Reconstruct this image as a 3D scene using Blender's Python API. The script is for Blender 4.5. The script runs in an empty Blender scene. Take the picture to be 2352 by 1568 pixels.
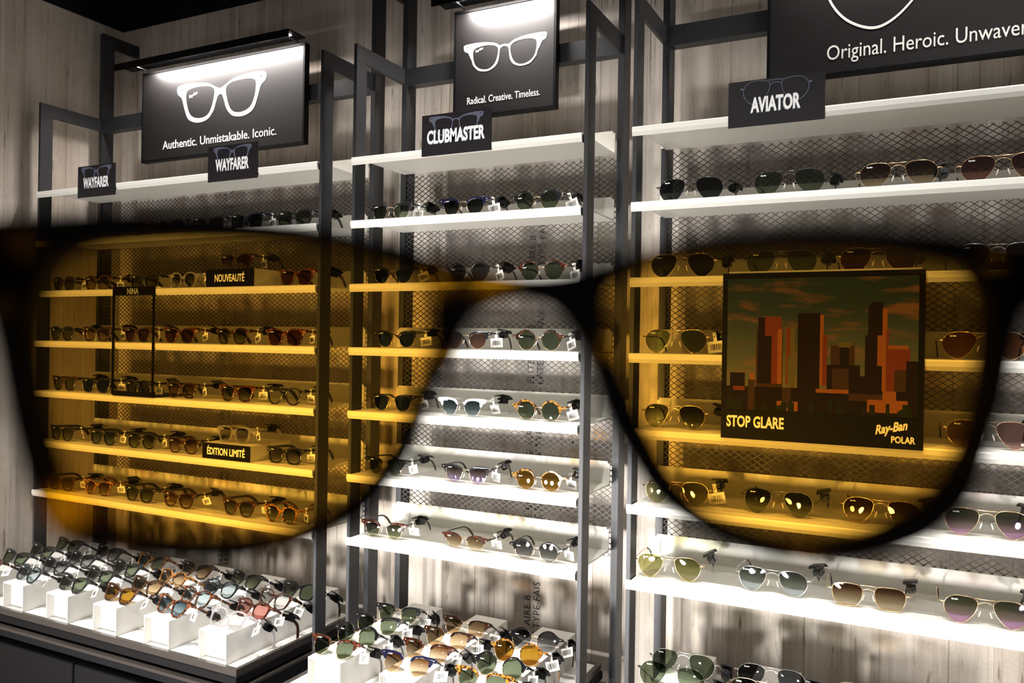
import bpy, bmesh, math, random
from mathutils import Vector, Matrix
random.seed(7)
C = bpy.context.scene.collection

# ------------------------------------------------------------------ camera
CAM = Vector((1.73636, -1.97736, -0.01896)); YAW = 0.46424; PITCH = -0.00006; ROLL = 0.01563; FPX = 1857.55
FW = Vector((-math.sin(YAW)*math.cos(PITCH), math.cos(YAW)*math.cos(PITCH), math.sin(PITCH)))
_r = FW.cross(Vector((0, 0, 1))).normalized(); _u = _r.cross(FW)
RT = math.cos(ROLL)*_r + math.sin(ROLL)*_u; UP = -math.sin(ROLL)*_r + math.cos(ROLL)*_u
cd = bpy.data.cameras.new('camera'); cam = bpy.data.objects.new('camera', cd); C.objects.link(cam)
cam.matrix_world = Matrix(((RT.x, UP.x, -FW.x, CAM.x), (RT.y, UP.y, -FW.y, CAM.y), (RT.z, UP.z, -FW.z, CAM.z), (0, 0, 0, 1)))
cd.sensor_width = 36; cd.lens = FPX/2352*36; cd.clip_start = 0.01; cd.clip_end = 50
cd.dof.use_dof = True; cd.dof.focus_distance = 1.95; cd.dof.aperture_fstop = 6.6
bpy.context.scene.camera = cam
def hit(px, py, axis, val):          # the point of a real plane seen at a place of the photo
    d = FW + RT*((px-1176)/FPX) - UP*((py-784)/FPX)
    return CAM + d*((val-CAM[axis])/d[axis])

# ------------------------------------------------------------------ world, exposure, lamps
vs = bpy.context.scene.view_settings
vs.view_transform = 'Standard'; vs.look = 'None'; vs.exposure = 0.25; vs.gamma = 1.0; vs.use_curve_mapping = False
w = bpy.data.worlds.new('world'); bpy.context.scene.world = w; w.use_nodes = True
w.node_tree.nodes['Background'].inputs[0].default_value = (1.0, 0.95, 0.91, 1); w.node_tree.nodes['Background'].inputs[1].default_value = 0.13
CEIL = 1.95
def spot(x, y, z, tx, ty, tz, power, size, blend, r=0.03, col=(1.0, 0.965, 0.925)):
    l = bpy.data.lights.new('spot_lamp', 'SPOT'); l.energy = power; l.spot_size = math.radians(size); l.spot_blend = blend
    l.shadow_soft_size = r; l.color = col
    o = bpy.data.objects.new('spot_lamp', l); C.objects.link(o); o.location = (x, y, z)
    o.rotation_euler = (Vector((tx, ty, tz))-Vector((x, y, z))).to_track_quat('-Z', 'Y').to_euler(); return o
for x, p in ((-0.75, 80), (-0.1, 85), (0.62, 150), (1.3, 150), (2.0, 150)):
    spot(x, -1.30, CEIL-0.08, x, -0.26, -0.84, p, 50, 1.0)
for x, p in ((-0.35, 70), (1.0, 80), (2.1, 80)):
    spot(x, -2.75, CEIL-0.15, x, 0.0, -0.55, p, 42, 1.0, .05)
for x, p in ((-0.75, 240), (-0.35, 240), (0.05, 240), (0.55, 240), (0.92, 240), (1.4, 300), (1.8, 300), (2.2, 300)):   # narrow downlights over the counters
    spot(x, -0.80, CEIL-0.08, x, -0.40, -0.85, p, 19, 1.0, .02)
for x, p in ((-0.9, 265), (-0.2, 265), (0.4, 325), (1.0, 325), (3.1, 350)):       # added low fill spots, no real fixtures, brightening wall and shelf fronts
    spot(x, -3.0, -0.95, x*.9+.1, 0, -0.60, p, 54, 1.0, .13)

# ------------------------------------------------------------------ materials
def srgb(r, g, b):
    f = lambda c: (c/255/12.92) if c/255 <= .04045 else ((c/255+.055)/1.055)**2.4
    return (f(r), f(g), f(b), 1)
def newmat(name):
    m = bpy.data.materials.new(name); m.use_nodes = True; nt = m.node_tree; nt.nodes.clear()
    out = nt.nodes.new('ShaderNodeOutputMaterial'); return m, nt, out
def pbr(name, col, rough=.5, metal=0, spec=.5, coat=0, bump=0, bscale=200):
    m, nt, out = newmat(name); b = nt.nodes.new('ShaderNodeBsdfPrincipled')
    b.inputs['Base Color'].default_value = col if len(col) == 4 else (*col, 1)
    b.inputs['Roughness'].default_value = rough; b.inputs['Metallic'].default_value = metal
    b.inputs['Specular IOR Level'].default_value = spec; b.inputs['Coat Weight'].default_value = coat
    if bump:
        tc = nt.nodes.new('ShaderNodeTexCoord'); n = nt.nodes.new('ShaderNodeTexNoise'); n.inputs['Scale'].default_value = bscale
        bp = nt.nodes.new('ShaderNodeBump'); bp.inputs['Strength'].default_value = bump; bp.inputs['Distance'].default_value = .001
        nt.links.new(tc.outputs['Object'], n.inputs['Vector']); nt.links.new(n.outputs['Fac'], bp.inputs['Height']); nt.links.new(bp.outputs[0], b.inputs['Normal'])
    nt.links.new(b.outputs[0], out.inputs[0]); return m
def math_n(nt, op, a, b=None):
    n = nt.nodes.new('ShaderNodeMath'); n.operation = op
    for i, v in enumerate((a, b)):
        if v is None: continue
        if isinstance(v, (int, float)): n.inputs[i].default_value = v
        else: nt.links.new(v, n.inputs[i])
    return n.outputs[0]
def ramp(nt, fac, stops):
    r = nt.nodes.new('ShaderNodeValToRGB'); e = r.color_ramp.elements
    while len(e) < len(stops): e.new(.5)
    for i, (p, c) in enumerate(stops): e[i].position = p; e[i].color = c
    nt.links.new(fac, r.inputs[0]); return r.outputs[0]
def mixc(nt, mode, fac, a, b):
    n = nt.nodes.new('ShaderNodeMix'); n.data_type = 'RGBA'; n.blend_type = mode
    if isinstance(fac, (int, float)): n.inputs[0].default_value = fac
    else: nt.links.new(fac, n.inputs[0])
    for i, v in ((6, a), (7, b)):
        if isinstance(v, tuple): n.inputs[i].default_value = v
        else: nt.links.new(v, n.inputs[i])
    return n.outputs[2]

def wall_material(name, axis):
    m, nt, out = newmat(name); tc = nt.nodes.new('ShaderNodeTexCoord'); sp = nt.nodes.new('ShaderNodeSeparateXYZ')
    nt.links.new(tc.outputs['Object'], sp.inputs[0]); x = sp.outputs[axis]; z = sp.outputs[2]
    def tex(sx, sz, detail=4, rough=.55, off=0):
        cb = nt.nodes.new('ShaderNodeCombineXYZ')
        nt.links.new(math_n(nt, 'ADD', math_n(nt, 'MULTIPLY', x, sx), off), cb.inputs[0]); nt.links.new(math_n(nt, 'MULTIPLY', z, sz), cb.inputs[2])
        n = nt.nodes.new('ShaderNodeTexNoise'); n.inputs['Scale'].default_value = 1; n.inputs['Detail'].default_value = detail
        n.inputs['Roughness'].default_value = rough; nt.links.new(cb.outputs[0], n.inputs['Vector']); return n.outputs['Fac']
    # boards of uneven width
    wob = math_n(nt, 'MULTIPLY', math_n(nt, 'SINE', math_n(nt, 'MULTIPLY', x, 23.0)), .28)
    u = math_n(nt, 'ADD', math_n(nt, 'MULTIPLY', x, 9.5), wob)
    fl = math_n(nt, 'FLOOR', u); fr = math_n(nt, 'FRACT', u)
    wn = nt.nodes.new('ShaderNodeTexWhiteNoise'); wn.noise_dimensions = '1D'; nt.links.new(fl, wn.inputs['W'])
    base = ramp(nt, wn.outputs['Value'], [(0, srgb(206, 197, 188)), (.35, srgb(222, 214, 206)), (.7, srgb(232, 226, 219)), (1, srgb(212, 204, 195))])
    broad = ramp(nt, tex(14, .9, 5, .6), [(.33, (.66, .62, .58, 1)), (.5, (.93, .92, .90, 1)), (.7, (1.06, 1.06, 1.06, 1))])
    col = mixc(nt, 'MULTIPLY', .85, base, broad)
    streak = ramp(nt, tex(95, 2.2, 6, .7, 5), [(.30, (.40, .33, .27, 1)), (.42, (.9, .88, .85, 1)), (.62, (1, 1, 1, 1)), (.74, (1.2, 1.2, 1.18, 1))])
    col = mixc(nt, 'MULTIPLY', .8, col, streak)
    drip = ramp(nt, tex(42, 6.0, 3, .6, 31), [(.3, (.34, .27, .2, 1)), (.37, (1, 1, 1, 1))])
    col = mixc(nt, 'MULTIPLY', .75, col, drip)
    crack = ramp(nt, tex(150, .7, 3, .5, 53), [(.27, (.30, .24, .20, 1)), (.325, (1, 1, 1, 1))])
    col = mixc(nt, 'MULTIPLY', .8, col, crack)
    pale = ramp(nt, tex(60, 3.0, 4, .6, 113), [(.6, (1, 1, 1, 1)), (.72, (1.25, 1.24, 1.22, 1))])
    col = mixc(nt, 'MULTIPLY', .8, col, pale)
    cloud = ramp(nt, tex(7, 6, 6, .65, 77), [(.3, (.8, .78, .75, 1)), (.65, (1.06, 1.05, 1.05, 1))])
    col = mixc(nt, 'MULTIPLY', .8, col, cloud)
    grain = ramp(nt, tex(420, 160, 2, .5, 9), [(.3, (.84, .83, .82, 1)), (.7, (1.1, 1.1, 1.1, 1))])
    col = mixc(nt, 'MULTIPLY', .6, col, grain)
    seam = ramp(nt, fr, [(0, (.3, .24, .2, 1)), (.022, (.95, .95, .95, 1)), (1, (1, 1, 1, 1))])
    col = mixc(nt, 'MULTIPLY', .75, col, seam)
    b = nt.nodes.new('ShaderNodeBsdfPrincipled'); nt.links.new(col, b.inputs['Base Color']); b.inputs['Roughness'].default_value = .75
    b.inputs['Specular IOR Level'].default_value = .25
    bp = nt.nodes.new('ShaderNodeBump'); bp.inputs['Strength'].default_value = .35; bp.inputs['Distance'].default_value = .002
    nt.links.new(tex(95, 2.2, 6, .7, 5), bp.inputs['Height']); nt.links.new(bp.outputs[0], b.inputs['Normal'])
    nt.links.new(b.outputs[0], out.inputs[0]); return m

def tortoise(name, dark, light, scale=140, thr=.5, translucent=.0):
    m, nt, out = newmat(name); tc = nt.nodes.new('ShaderNodeTexCoord'); n = nt.nodes.new('ShaderNodeTexNoise')
    n.inputs['Scale'].default_value = scale; n.inputs['Detail'].default_value = 2; n.inputs['Distortion'].default_value = .6
    nt.links.new(tc.outputs['Object'], n.inputs['Vector'])
    f = ramp(nt, n.outputs['Fac'], [(thr-.07, (0, 0, 0, 1)), (thr+.07, (1, 1, 1, 1))])
    col = mixc(nt, 'MIX', f, dark, light)
    b = nt.nodes.new('ShaderNodeBsdfPrincipled'); nt.links.new(col, b.inputs['Base Color']); b.inputs['Roughness'].default_value = .12
    b.inputs['Coat Weight'].default_value = .6; b.inputs['Coat Roughness'].default_value = .04
    if translucent:
        t = nt.nodes.new('ShaderNodeBsdfTransparent'); t.inputs[0].default_value = light
        mx = nt.nodes.new('ShaderNodeMixShader'); nt.links.new(math_n(nt, 'MULTIPLY', f, translucent), mx.inputs[0])
        nt.links.new(b.outputs[0], mx.inputs[1]); nt.links.new(t.outputs[0], mx.inputs[2]); nt.links.new(mx.outputs[0], out.inputs[0])
    else: nt.links.new(b.outputs[0], out.inputs[0])
    return m
def lens_material(name, top, bottom, gloss=(1, 1, 1, 1), refl=0.03, z0=.010, z1=.038, rough=.03, fres=.3):
    """tinted lens: two faces, so each face filters by the square root of the tint"""
    m, nt, out = newmat(name); q = lambda c: (max(c[0], 1e-5)**.5, max(c[1], 1e-5)**.5, max(c[2], 1e-5)**.5, 1)
    tc = nt.nodes.new('ShaderNodeTexCoord'); sp = nt.nodes.new('ShaderNodeSeparateXYZ'); nt.links.new(tc.outputs['Object'], sp.inputs[0])
    mr = nt.nodes.new('ShaderNodeMapRange'); mr.inputs[1].default_value = z0; mr.inputs[2].default_value = z1; nt.links.new(sp.outputs[2], mr.inputs[0])
    col = mixc(nt, 'MIX', mr.outputs[0], q(bottom), q(top))
    t = nt.nodes.new('ShaderNodeBsdfTransparent'); nt.links.new(col, t.inputs[0])
    g = nt.nodes.new('ShaderNodeBsdfGlossy'); g.inputs[0].default_value = gloss; g.inputs['Roughness'].default_value = rough
    lw = nt.nodes.new('ShaderNodeFresnel'); lw.inputs[0].default_value = 1.5
    mx = nt.nodes.new('ShaderNodeMixShader'); nt.links.new(math_n(nt, 'ADD', math_n(nt, 'MULTIPLY', lw.outputs[0], fres), refl), mx.inputs[0])
    nt.links.new(t.outputs[0], mx.inputs[1]); nt.links.new(g.outputs[0], mx.inputs[2]); nt.links.new(mx.outputs[0], out.inputs[0]); return m

M = {}
M['wall_back'] = wall_material('wall_boards_back', 0); M['wall_left'] = wall_material('wall_boards_side', 1)
M['black'] = pbr('black_paint', (.006, .006, .007), .9, spec=.2)
M['steel'] = pbr('dark_powder_steel', srgb(46, 47, 50), .42, metal=.25, bump=.15, bscale=900)
M['mesh'] = pbr('mesh_metal', srgb(62, 60, 60), .5, metal=.2)
M['white'] = pbr('white_lacquer', srgb(226, 224, 216), .38)
M['riser'] = pbr('riser_white', srgb(208, 206, 201), .5)
M['sign'] = pbr('sign_print', srgb(31, 28, 31), .5, spec=.15)
M['poster'] = pbr('poster_print', srgb(17, 15, 16), .42, spec=.4)
M['signframe'] = pbr('sign_frame', srgb(10, 10, 11), .5, spec=.08)
M['letter'] = pbr('letter_white', srgb(238, 238, 236), .5)
M['letter_grey'] = pbr('letter_shadow', srgb(150, 160, 176), .5)
M['outline'] = pbr('outline_blue_grey', srgb(84, 88, 108), .5)
M['ink'] = pbr('stencil_ink', srgb(58, 55, 62), .8)
M['counter'] = pbr('counter_dark', srgb(15, 14, 15), .5, spec=.15)
M['bronze'] = pbr('counter_bronze_edge', srgb(84, 78, 74), .3, metal=.6)
M['floor'] = pbr('floor_dark', srgb(60, 57, 54), .4)
M['tag'] = pbr('tag_white', srgb(236, 234, 228), .6)
M['clip'] = pbr('clip_plastic', srgb(11, 11, 12), .35, spec=.3)
M['pad'] = pbr('nose_pad', srgb(215, 205, 190), .3)
def emis(name, col, s):
    m, nt, out = newmat(name); e = nt.nodes.new('ShaderNodeEmission'); e.inputs[0].default_value = col; e.inputs[1].default_value = s
    nt.links.new(e.outputs[0], out.inputs[0]); return m
M['led'] = emis('led_strip', (1, .95, .9, 1), 12)
F = {  # frame finishes
 'black': pbr('acetate_black', (.008, .008, .009), .12, coat=.6),
 'tortoiseshell': tortoise('acetate_tortoise', (.010, .005, .003, 1), (.08, .024, .007, 1), 150, .55),
 'orange tortoiseshell': tortoise('acetate_havana', (.018, .006, .003, 1), (.17, .043, .008, 1), 140, .53),
 'red-brown tortoiseshell': tortoise('acetate_red', (.018, .005, .003, 1), (.07, .018, .007, 1), 140, .53),
 'yellow tortoiseshell': tortoise('acetate_yellow', (.025, .010, .004, 1), (.42, .17, .02, 1), 160, .51),
 'navy': pbr('acetate_navy', (.006, .006, .022), .12, coat=.6),
 'white': pbr('acetate_white', (.75, .75, .74), .2, coat=.4),
 'gold': pbr('metal_gold', (.9, .62, .36), .18, metal=1),
 'silver': pbr('metal_silver', (.8, .8, .8), .15, metal=1),
 'dark metal': pbr('metal_gunmetal', (.12, .12, .13), .2, metal=1),
}
def clear_acetate():
    m, nt, out = newmat('acetate_clear'); g = nt.nodes.new('ShaderNodeBsdfGlossy'); g.inputs['Roughness'].default_value = .08
    t = nt.nodes.new('ShaderNodeBsdfTransparent'); t.inputs[0].default_value = (.9, .88, .9, 1)
    d = nt.nodes.new('ShaderNodeBsdfTranslucent'); d.inputs[0].default_value = (.9, .88, .9, 1)
    lw = nt.nodes.new('ShaderNodeLayerWeight'); lw.inputs[0].default_value = .35
    a = nt.nodes.new('ShaderNodeMixShader'); nt.links.new(lw.outputs['Fresnel'], a.inputs[0]); nt.links.new(t.outputs[0], a.inputs[1]); nt.links.new(g.outputs[0], a.inputs[2])
    b = nt.nodes.new('ShaderNodeMixShader'); b.inputs[0].default_value = .3; nt.links.new(a.outputs[0], b.inputs[1]); nt.links.new(d.outputs[0], b.inputs[2])
    nt.links.new(b.outputs[0], out.inputs[0]); return m
F['clear'] = clear_acetate()
G = {  # lens tints (top, bottom, mirror colour, mirror amount)
 'green': ((.16, .20, .13), (.23, .28, .18), (1, 1, 1), .03),
 'dark': ((.02, .022, .022), (.05, .055, .05), (1, 1, 1), .02),
 'grey gradient': ((.09, .09, .10), (.55, .56, .57), (1, 1, 1), .02),
 'brown gradient': ((.13, .055, .018), (.85, .72, .50), (1, 1, 1), .02),
 'blue gradient': ((.05, .09, .12), (.42, .56, .62), (.8, .9, 1), .04),
 'green gradient': ((.05, .055, .03), (.45, .50, .33), (1, 1, 1), .02),
 'blue': ((.015, .03, .10), (.03, .06, .16), (.4, .6, 1), .06),
 'pale blue': ((.45, .56, .60), (.62, .72, .76), (1, 1, 1), .02),
 'brown': ((.16, .05, .015), (.20, .065, .02), (1, 1, 1), .02),
 'amber': ((.42, .22, .02), (.50, .27, .03), (1, 1, 1), .02),
 'tan gradient': ((.30, .20, .10), (.85, .66, .42), (1, 1, 1), .02),
 'pink': ((.60, .26, .22), (.72, .36, .32), (1, 1, 1), .02),
 'pink-brown': ((.16, .09, .07), (.45, .26, .20), (1, .6, .6), .05),
 'clear': ((.80, .82, .82), (.86, .87, .87), (1, 1, 1), .03),
 'grey': ((.10, .11, .12), (.16, .17, .18), (1, 1, 1), .02),
 'violet gradient': ((.12, .08, .03), (.72, .62, .82), (.5, .35, 1), .08),
 'silver gradient': ((.16, .17, .11), (.62, .68, .70), (.8, .9, 1), .1),
 'yellow-green': ((.40, .40, .14), (.62, .58, .30), (1, 1, 1), .02),
 'green-pink': ((.16, .20, .07), (.85, .60, .72), (.7, .4, .9), .08),
 'orange-brown': ((.35, .13, .04), (.50, .22, .10), (1, 1, 1), .02),
 'rose': ((.45, .28, .24), (.70, .45, .40), (1, .7, .7), .06),
}
LM = {k: lens_material('lens_'+k.replace(' ', '_'), a, b, (*g, 1), r) for k, (a, b, g, r) in G.items()}

# ------------------------------------------------------------------ mesh helpers
def mesh_from(bm, name):
    me = bpy.data.meshes.new(name); bmesh.ops.recalc_face_normals(bm, faces=bm.faces); bm.to_mesh(me); bm.free(); return me
def link(name, me, mat, parent=None, smooth=False):
    o = bpy.data.objects.new(name, me); C.objects.link(o)
    if mat is not None:
        if not me.materials: me.materials.append(mat)
        if me.materials[0] is not mat:
            o.material_slots[0].link = 'OBJECT'; o.material_slots[0].material = mat
    if smooth: me.polygons.foreach_set('use_smooth', [True]*len(me.polygons))
    if parent: o.parent = parent
    return o
def thing(name, label, cat, loc=(0, 0, 0), group=None):
    o = bpy.data.objects.new(name, None); C.objects.link(o); o.location = loc; o.empty_display_size = .05
    o['label'] = label; o['category'] = cat
    if group: o['group'] = group
    return o
def tag(o, label, cat, group=None):
    o['label'] = label; o['category'] = cat
    if group: o['group'] = group
    return o
def bx(bm, x0, x1, y0, y1, z0, z1, mat=None):
    vs_ = [bm.verts.new(p) for p in ((x0, y0, z0), (x1, y0, z0), (x1, y1, z0), (x0, y1, z0), (x0, y0, z1), (x1, y0, z1), (x1, y1, z1), (x0, y1, z1))]
    for f in ((0, 3, 2, 1), (4, 5, 6, 7), (0, 1, 5, 4), (1, 2, 6, 5), (2, 3, 7, 6), (3, 0, 4, 7)):
        fc = bm.faces.new([vs_[i] for i in f])
        if mat is not None: fc.material_index = mat
    return vs_
def box(name, x0, x1, y0, y1, z0, z1, mat, parent=None, bevel=0, off=(0, 0, 0)):
    bm = bmesh.new(); bx(bm, x0-off[0], x1-off[0], y0-off[1], y1-off[1], z0-off[2], z1-off[2])
    if bevel: bmesh.ops.bevel(bm, geom=bm.edges[:], offset=bevel, segments=2, affect='EDGES')
    return link(name, mesh_from(bm, name), mat, parent)
def prism_x(bm, prof, x0, x1):       # profile in (y,z), extruded along x
    a = [bm.verts.new((x0, y, z)) for y, z in prof]; b = [bm.verts.new((x1, y, z)) for y, z in prof]
    n = len(prof); bm.faces.new(a); bm.faces.new(b[::-1])
    for i in range(n): bm.faces.new((a[i], b[i], b[(i+1) % n], a[(i+1) % n]))
def smooth_loop(pts, n=6):
    out = []; L = len(pts)
    for i in range(L):
        p0, p1, p2, p3 = (Vector(pts[(i+k-1) % L]) for k in range(4))
        for s in range(n):
            t = s/n; out.append(.5*((2*p1)+(p2-p0)*t+(2*p0-5*p1+4*p2-p3)*t*t+(3*p1-p0-3*p2+p3)*t*t*t))
    return [tuple(v) for v in out]
def smooth_path(pts, n=5):
    P = [Vector(p) for p in pts]; P = [P[0]*2-P[1]]+P+[P[-1]*2-P[-2]]; out = []
    for i in range(1, len(P)-2):
        p0, p1, p2, p3 = P[i-1:i+3]
        for s in range(n):
            t = s/n; out.append(.5*((2*p1)+(p2-p0)*t+(2*p0-5*p1+4*p2-p3)*t*t+(3*p1-p0-3*p2+p3)*t*t*t))
    out.append(P[-2]); return out
def curve_mesh(loops, thick, bevel=0., bend=0., yoff=0., res=2):
    """filled 2D loops (x,z) with real thickness along y"""
    cu = bpy.data.curves.new('tmp', 'CURVE'); cu.dimensions = '2D'; cu.fill_mode = 'BOTH'
    for lp in loops:
        s = cu.splines.new('POLY'); s.points.add(len(lp)-1); s.use_cyclic_u = True
        for i, p in enumerate(lp): s.points[i].co = (p[0], p[1], 0, 1)
    cu.extrude = max(thick/2-bevel, 1e-5); cu.bevel_depth = bevel; cu.bevel_resolution = res; cu.offset = -bevel
    return cu_to_mesh(cu, bend, yoff)
def cu_to_mesh(cu, bend=0., yoff=0.):
    o = bpy.data.objects.new('tmp', cu); C.objects.link(o); dg = bpy.context.evaluated_depsgraph_get()
    me = bpy.data.meshes.new_from_object(o.evaluated_get(dg)); bpy.data.objects.remove(o); bpy.data.curves.remove(cu)
    for v in me.vertices:
        x, y, z = v.co; v.co = (x, -z+yoff+bend*x*x, y)
    me.materials.clear(); return me
def text_mesh(s, size, bold=0., xs=1., thick=.0006, align='CENTER', shear=0., space=1.):
    cu = bpy.data.curves.new('tmp', 'FONT'); cu.body = s; cu.size = size; cu.align_x = align; cu.offset = bold*size; cu.extrude = thick/2
    cu.shear = shear; cu.resolution_u = 3; cu.space_character = space
    me = cu_to_mesh(cu)
    for v in me.vertices: v.co.x *= xs
    return me
def text_fit(s, width, cap, bold=.02, thick=.0005, align='CENTER', shear=0.):
    me = text_mesh(s, 1.0, bold, 1.0, thick, 'LEFT', shear)
    xs = [v.co.x for v in me.vertices]; x0, x1 = min(xs), max(xs); off = {'CENTER': (x0+x1)/2, 'LEFT': x0}[align]
    for v in me.vertices: v.co.x = (v.co.x-off)*width/(x1-x0); v.co.z *= cap/.70
    return me
def disc_lens(loop, thick=.0016, bend=0., yoff=0., rings=(1, .66, .33), dome=.0012):
    bm = bmesh.new(); cx = sum(p[0] for p in loop)/len(loop); cz = sum(p[1] for p in loop)/len(loop)
    bulge = lambda r: -dome*(1-r*r)
    for side in (0, 1):
        prev = None
        for r in rings:
            ring = [bm.verts.new((cx+(p[0]-cx)*r, bend*(cx+(p[0]-cx)*r)**2+yoff+side*thick+bulge(r), cz+(p[1]-cz)*r)) for p in loop]
            if prev:
                for i in range(len(loop)): bm.faces.new((prev[i], prev[(i+1) % len(loop)], ring[(i+1) % len(loop)], ring[i]))
            prev = ring
        c = bm.verts.new((cx, bend*cx*cx+yoff+side*thick+bulge(0), cz))
        for i in range(len(loop)): bm.faces.new((prev[i], prev[(i+1) % len(loop)], c))
    return bm_to(bm, 'lens')
def bm_to(bm, name):
    me = bpy.data.meshes.new(name); bmesh.ops.recalc_face_normals(bm, faces=bm.faces); bm.to_mesh(me); bm.free()
    me.polygons.foreach_set('use_smooth', [True]*len(me.polygons)); return me
def sweep(bm, path, radii, seg=8, closed=False, side=None, power=1.0):
    """tube along path; radii: list of (horizontal, vertical) half sizes"""
    rings = []; n = len(path)
    for i, p in enumerate(path):
        p = Vector(p); a = Vector(path[(i-1) % n if closed else max(i-1, 0)]); b = Vector(path[(i+1) % n if closed else min(i+1, n-1)])
        t = (b-a).normalized(); ref = Vector((0, 0, 1)) if side is None else Vector(side)
        if abs(t.dot(ref)) > .98: ref = Vector((1, 0, 0))
        h = t.cross(ref).normalized(); v = h.cross(t); r = radii[i] if isinstance(radii, list) else radii
        ring = []
        for k in range(seg):
            an = 2*math.pi*(k+.5)/seg; c, s = math.cos(an), math.sin(an)
            c = math.copysign(abs(c)**power, c); s = math.copysign(abs(s)**power, s)
            ring.append(bm.verts.new(p+h*c*r[0]+v*s*r[1]))
        rings.append(ring)
    m = n if closed else n-1
    for i in range(m):
        A, B = rings[i], rings[(i+1) % n]
        for k in range(seg): bm.faces.new((A[k], A[(k+1) % seg], B[(k+1) % seg], B[k]))
    if not closed: bm.faces.new(rings[0]); bm.faces.new(rings[-1][::-1])

# ------------------------------------------------------------------ the room
def struct(o): o['kind'] = 'structure'; return o
WB = .155; WL = -1.045; PT = 1.16
struct(box('wall_back', WL-.1, 3.3, WB, WB+.08, -1.5, PT, M['wall_back']))
struct(box('wall_left', WL-.1, WL, -3.2, WB, -1.5, PT, M['wall_left']))
struct(box('trim_1', WL-.1, 3.3, WB, WB+.08, PT, 2.0, M['black']))
struct(box('trim_2', WL-.1, WL, -3.2, WB, PT, 2.0, M['black']))
struct(box('ceiling', WL-.1, 3.3, -3.2, WB+.08, 2.0, 2.06, M['black']))
struct(box('floor', WL-.1, 3.3, -3.2, WB+.08, -1.56, -1.5, M['floor']))
# stencilled board marks
for px, z0, words in ((525, .98, ('12  56240/3', 'DE  56240')), (1235, .42, ('ELITE AIRE B', 'LATE TYPE FAIS'))):
    bx0 = hit(px, 300, 1, WB-.001)
    k = 0; z = z0
    for zz in [z0-.262*i for i in range(7)]:
        for r, wd in enumerate(words):
            me = text_mesh(wd, .030, .0, .95, .0004, 'LEFT', space=1.1)
            for v in me.vertices: v.co = (-v.co.z, v.co.y, v.co.x)
            o = link('wall_stencil', me, M['ink']); o.location = (bx0.x+.0+.03*r, WB-.0005, zz-.3); struct(o); o.parent = bpy.data.objects['wall_back']

# ------------------------------------------------------------------ frames
Z0 = .469; DZ = .17; D = .2315; UPH = .0576; BAR = .775
SZ = [Z0-DZ*i for i in range(7)]
BAYS = [('left', -.9697, .2545), ('middle', .3715, 1.0348), ('right', 1.1562, 2.52)]
TB = -.88
def mesh_panel(bay, x0, x1, z0, z1, parent):
    bm = bmesh.new(); W = .0215; H = .0145; y = .006; hw = .0009
    sl = H/W; n0 = int(math.floor((z0-sl*(x1-x0))/H))-1; n1 = int(z1/H)+int((x1-x0)/W)+3
    for sgn in (1, -1):
        for n in range(n0, n1):
            c = n*H if sgn > 0 else n*H
            # z = c + sgn*sl*(x-x0)
            xs = sorted(((z0-c)/(sgn*sl)+x0, (z1-c)/(sgn*sl)+x0)); a = max(xs[0], x0); b = min(xs[1], x1)
            if b-a < .002: continue
            za, zb = c+sgn*sl*(a-x0), c+sgn*sl*(b-x0)
            d = Vector((b-a, 0, zb-za)).normalized(); nrm = Vector((-d.z, 0, d.x))*hw
            A, B = Vector((a, y+(.0004 if sgn > 0 else -.0004), za)), Vector((b, y+(.0004 if sgn > 0 else -.0004), zb)); dy = Vector((0, .0007, 0))
            q = [bm.verts.new(v) for v in (A-nrm-dy, B-nrm-dy, B+nrm-dy, A+nrm-dy, A-nrm+dy, B-nrm+dy, B+nrm+dy, A+nrm+dy)]
            for f in ((0, 1, 2, 3), (7, 6, 5, 4), (0, 4, 5, 1), (3, 2, 6, 7)): bm.faces.new([q[i] for i in f])
    link('mesh_panel', mesh_from(bm, 'mesh_panel'), M['mesh'], parent)
for bay, xl, xr in BAYS:
    t = thing('shelving_frame', f'dark steel frame with wire mesh back holding the shelves of the {bay} bay', 'shelving frame', (xl, 0, -1.5), 'dark steel frames of the shelf bays')
    off = (xl, 0, -1.5)
    for x, rgt in ((xl, 0), (xr+.004, 1)):
        box('front_post', x, x+.010, -D+.004, -D+.049, -1.5, BAR-.045, M['steel'], t, .0008, off)
        box('top_bar', x, x+.010, -D+.004, .0, BAR-.045, BAR, M['steel'], t, .0008, off)
        bp0 = x if not rgt else x-.0
        box('back_post', x, x+.018, .0, .048, -1.5, 1.09, M['steel'], t, .0008, off)
        box('wall_arm', x+.001, x+.017, .048, WB, 1.045, 1.09, M['steel'], t, .0008, off)
    # open channel crossbar
    bm = bmesh.new(); x0, x1 = xl+.018-xl, xr+.004-xl; zt = BAR+1.5
    prism_x(bm, [(0, zt), (0, zt-.05), (.034, zt-.05), (.034, zt-.046), (.004, zt-.046), (.004, zt)], x0, x1)
    link('crossbar', mesh_from(bm, 'crossbar'), M['steel'], t)
    o0 = len(bpy.data.objects)
    mesh_panel(bay, xl+.019, xr+.003, SZ[6]-.02, SZ[0]-.01, t)
    mp = t.children[-1] if t.children else None
for o in bpy.data.objects:
    if o.name.startswith('mesh_panel'):
        o.matrix_parent_inverse = o.parent.matrix_basis.inverted() if False else Matrix.Translation(-Vector(o.parent.location))

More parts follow.
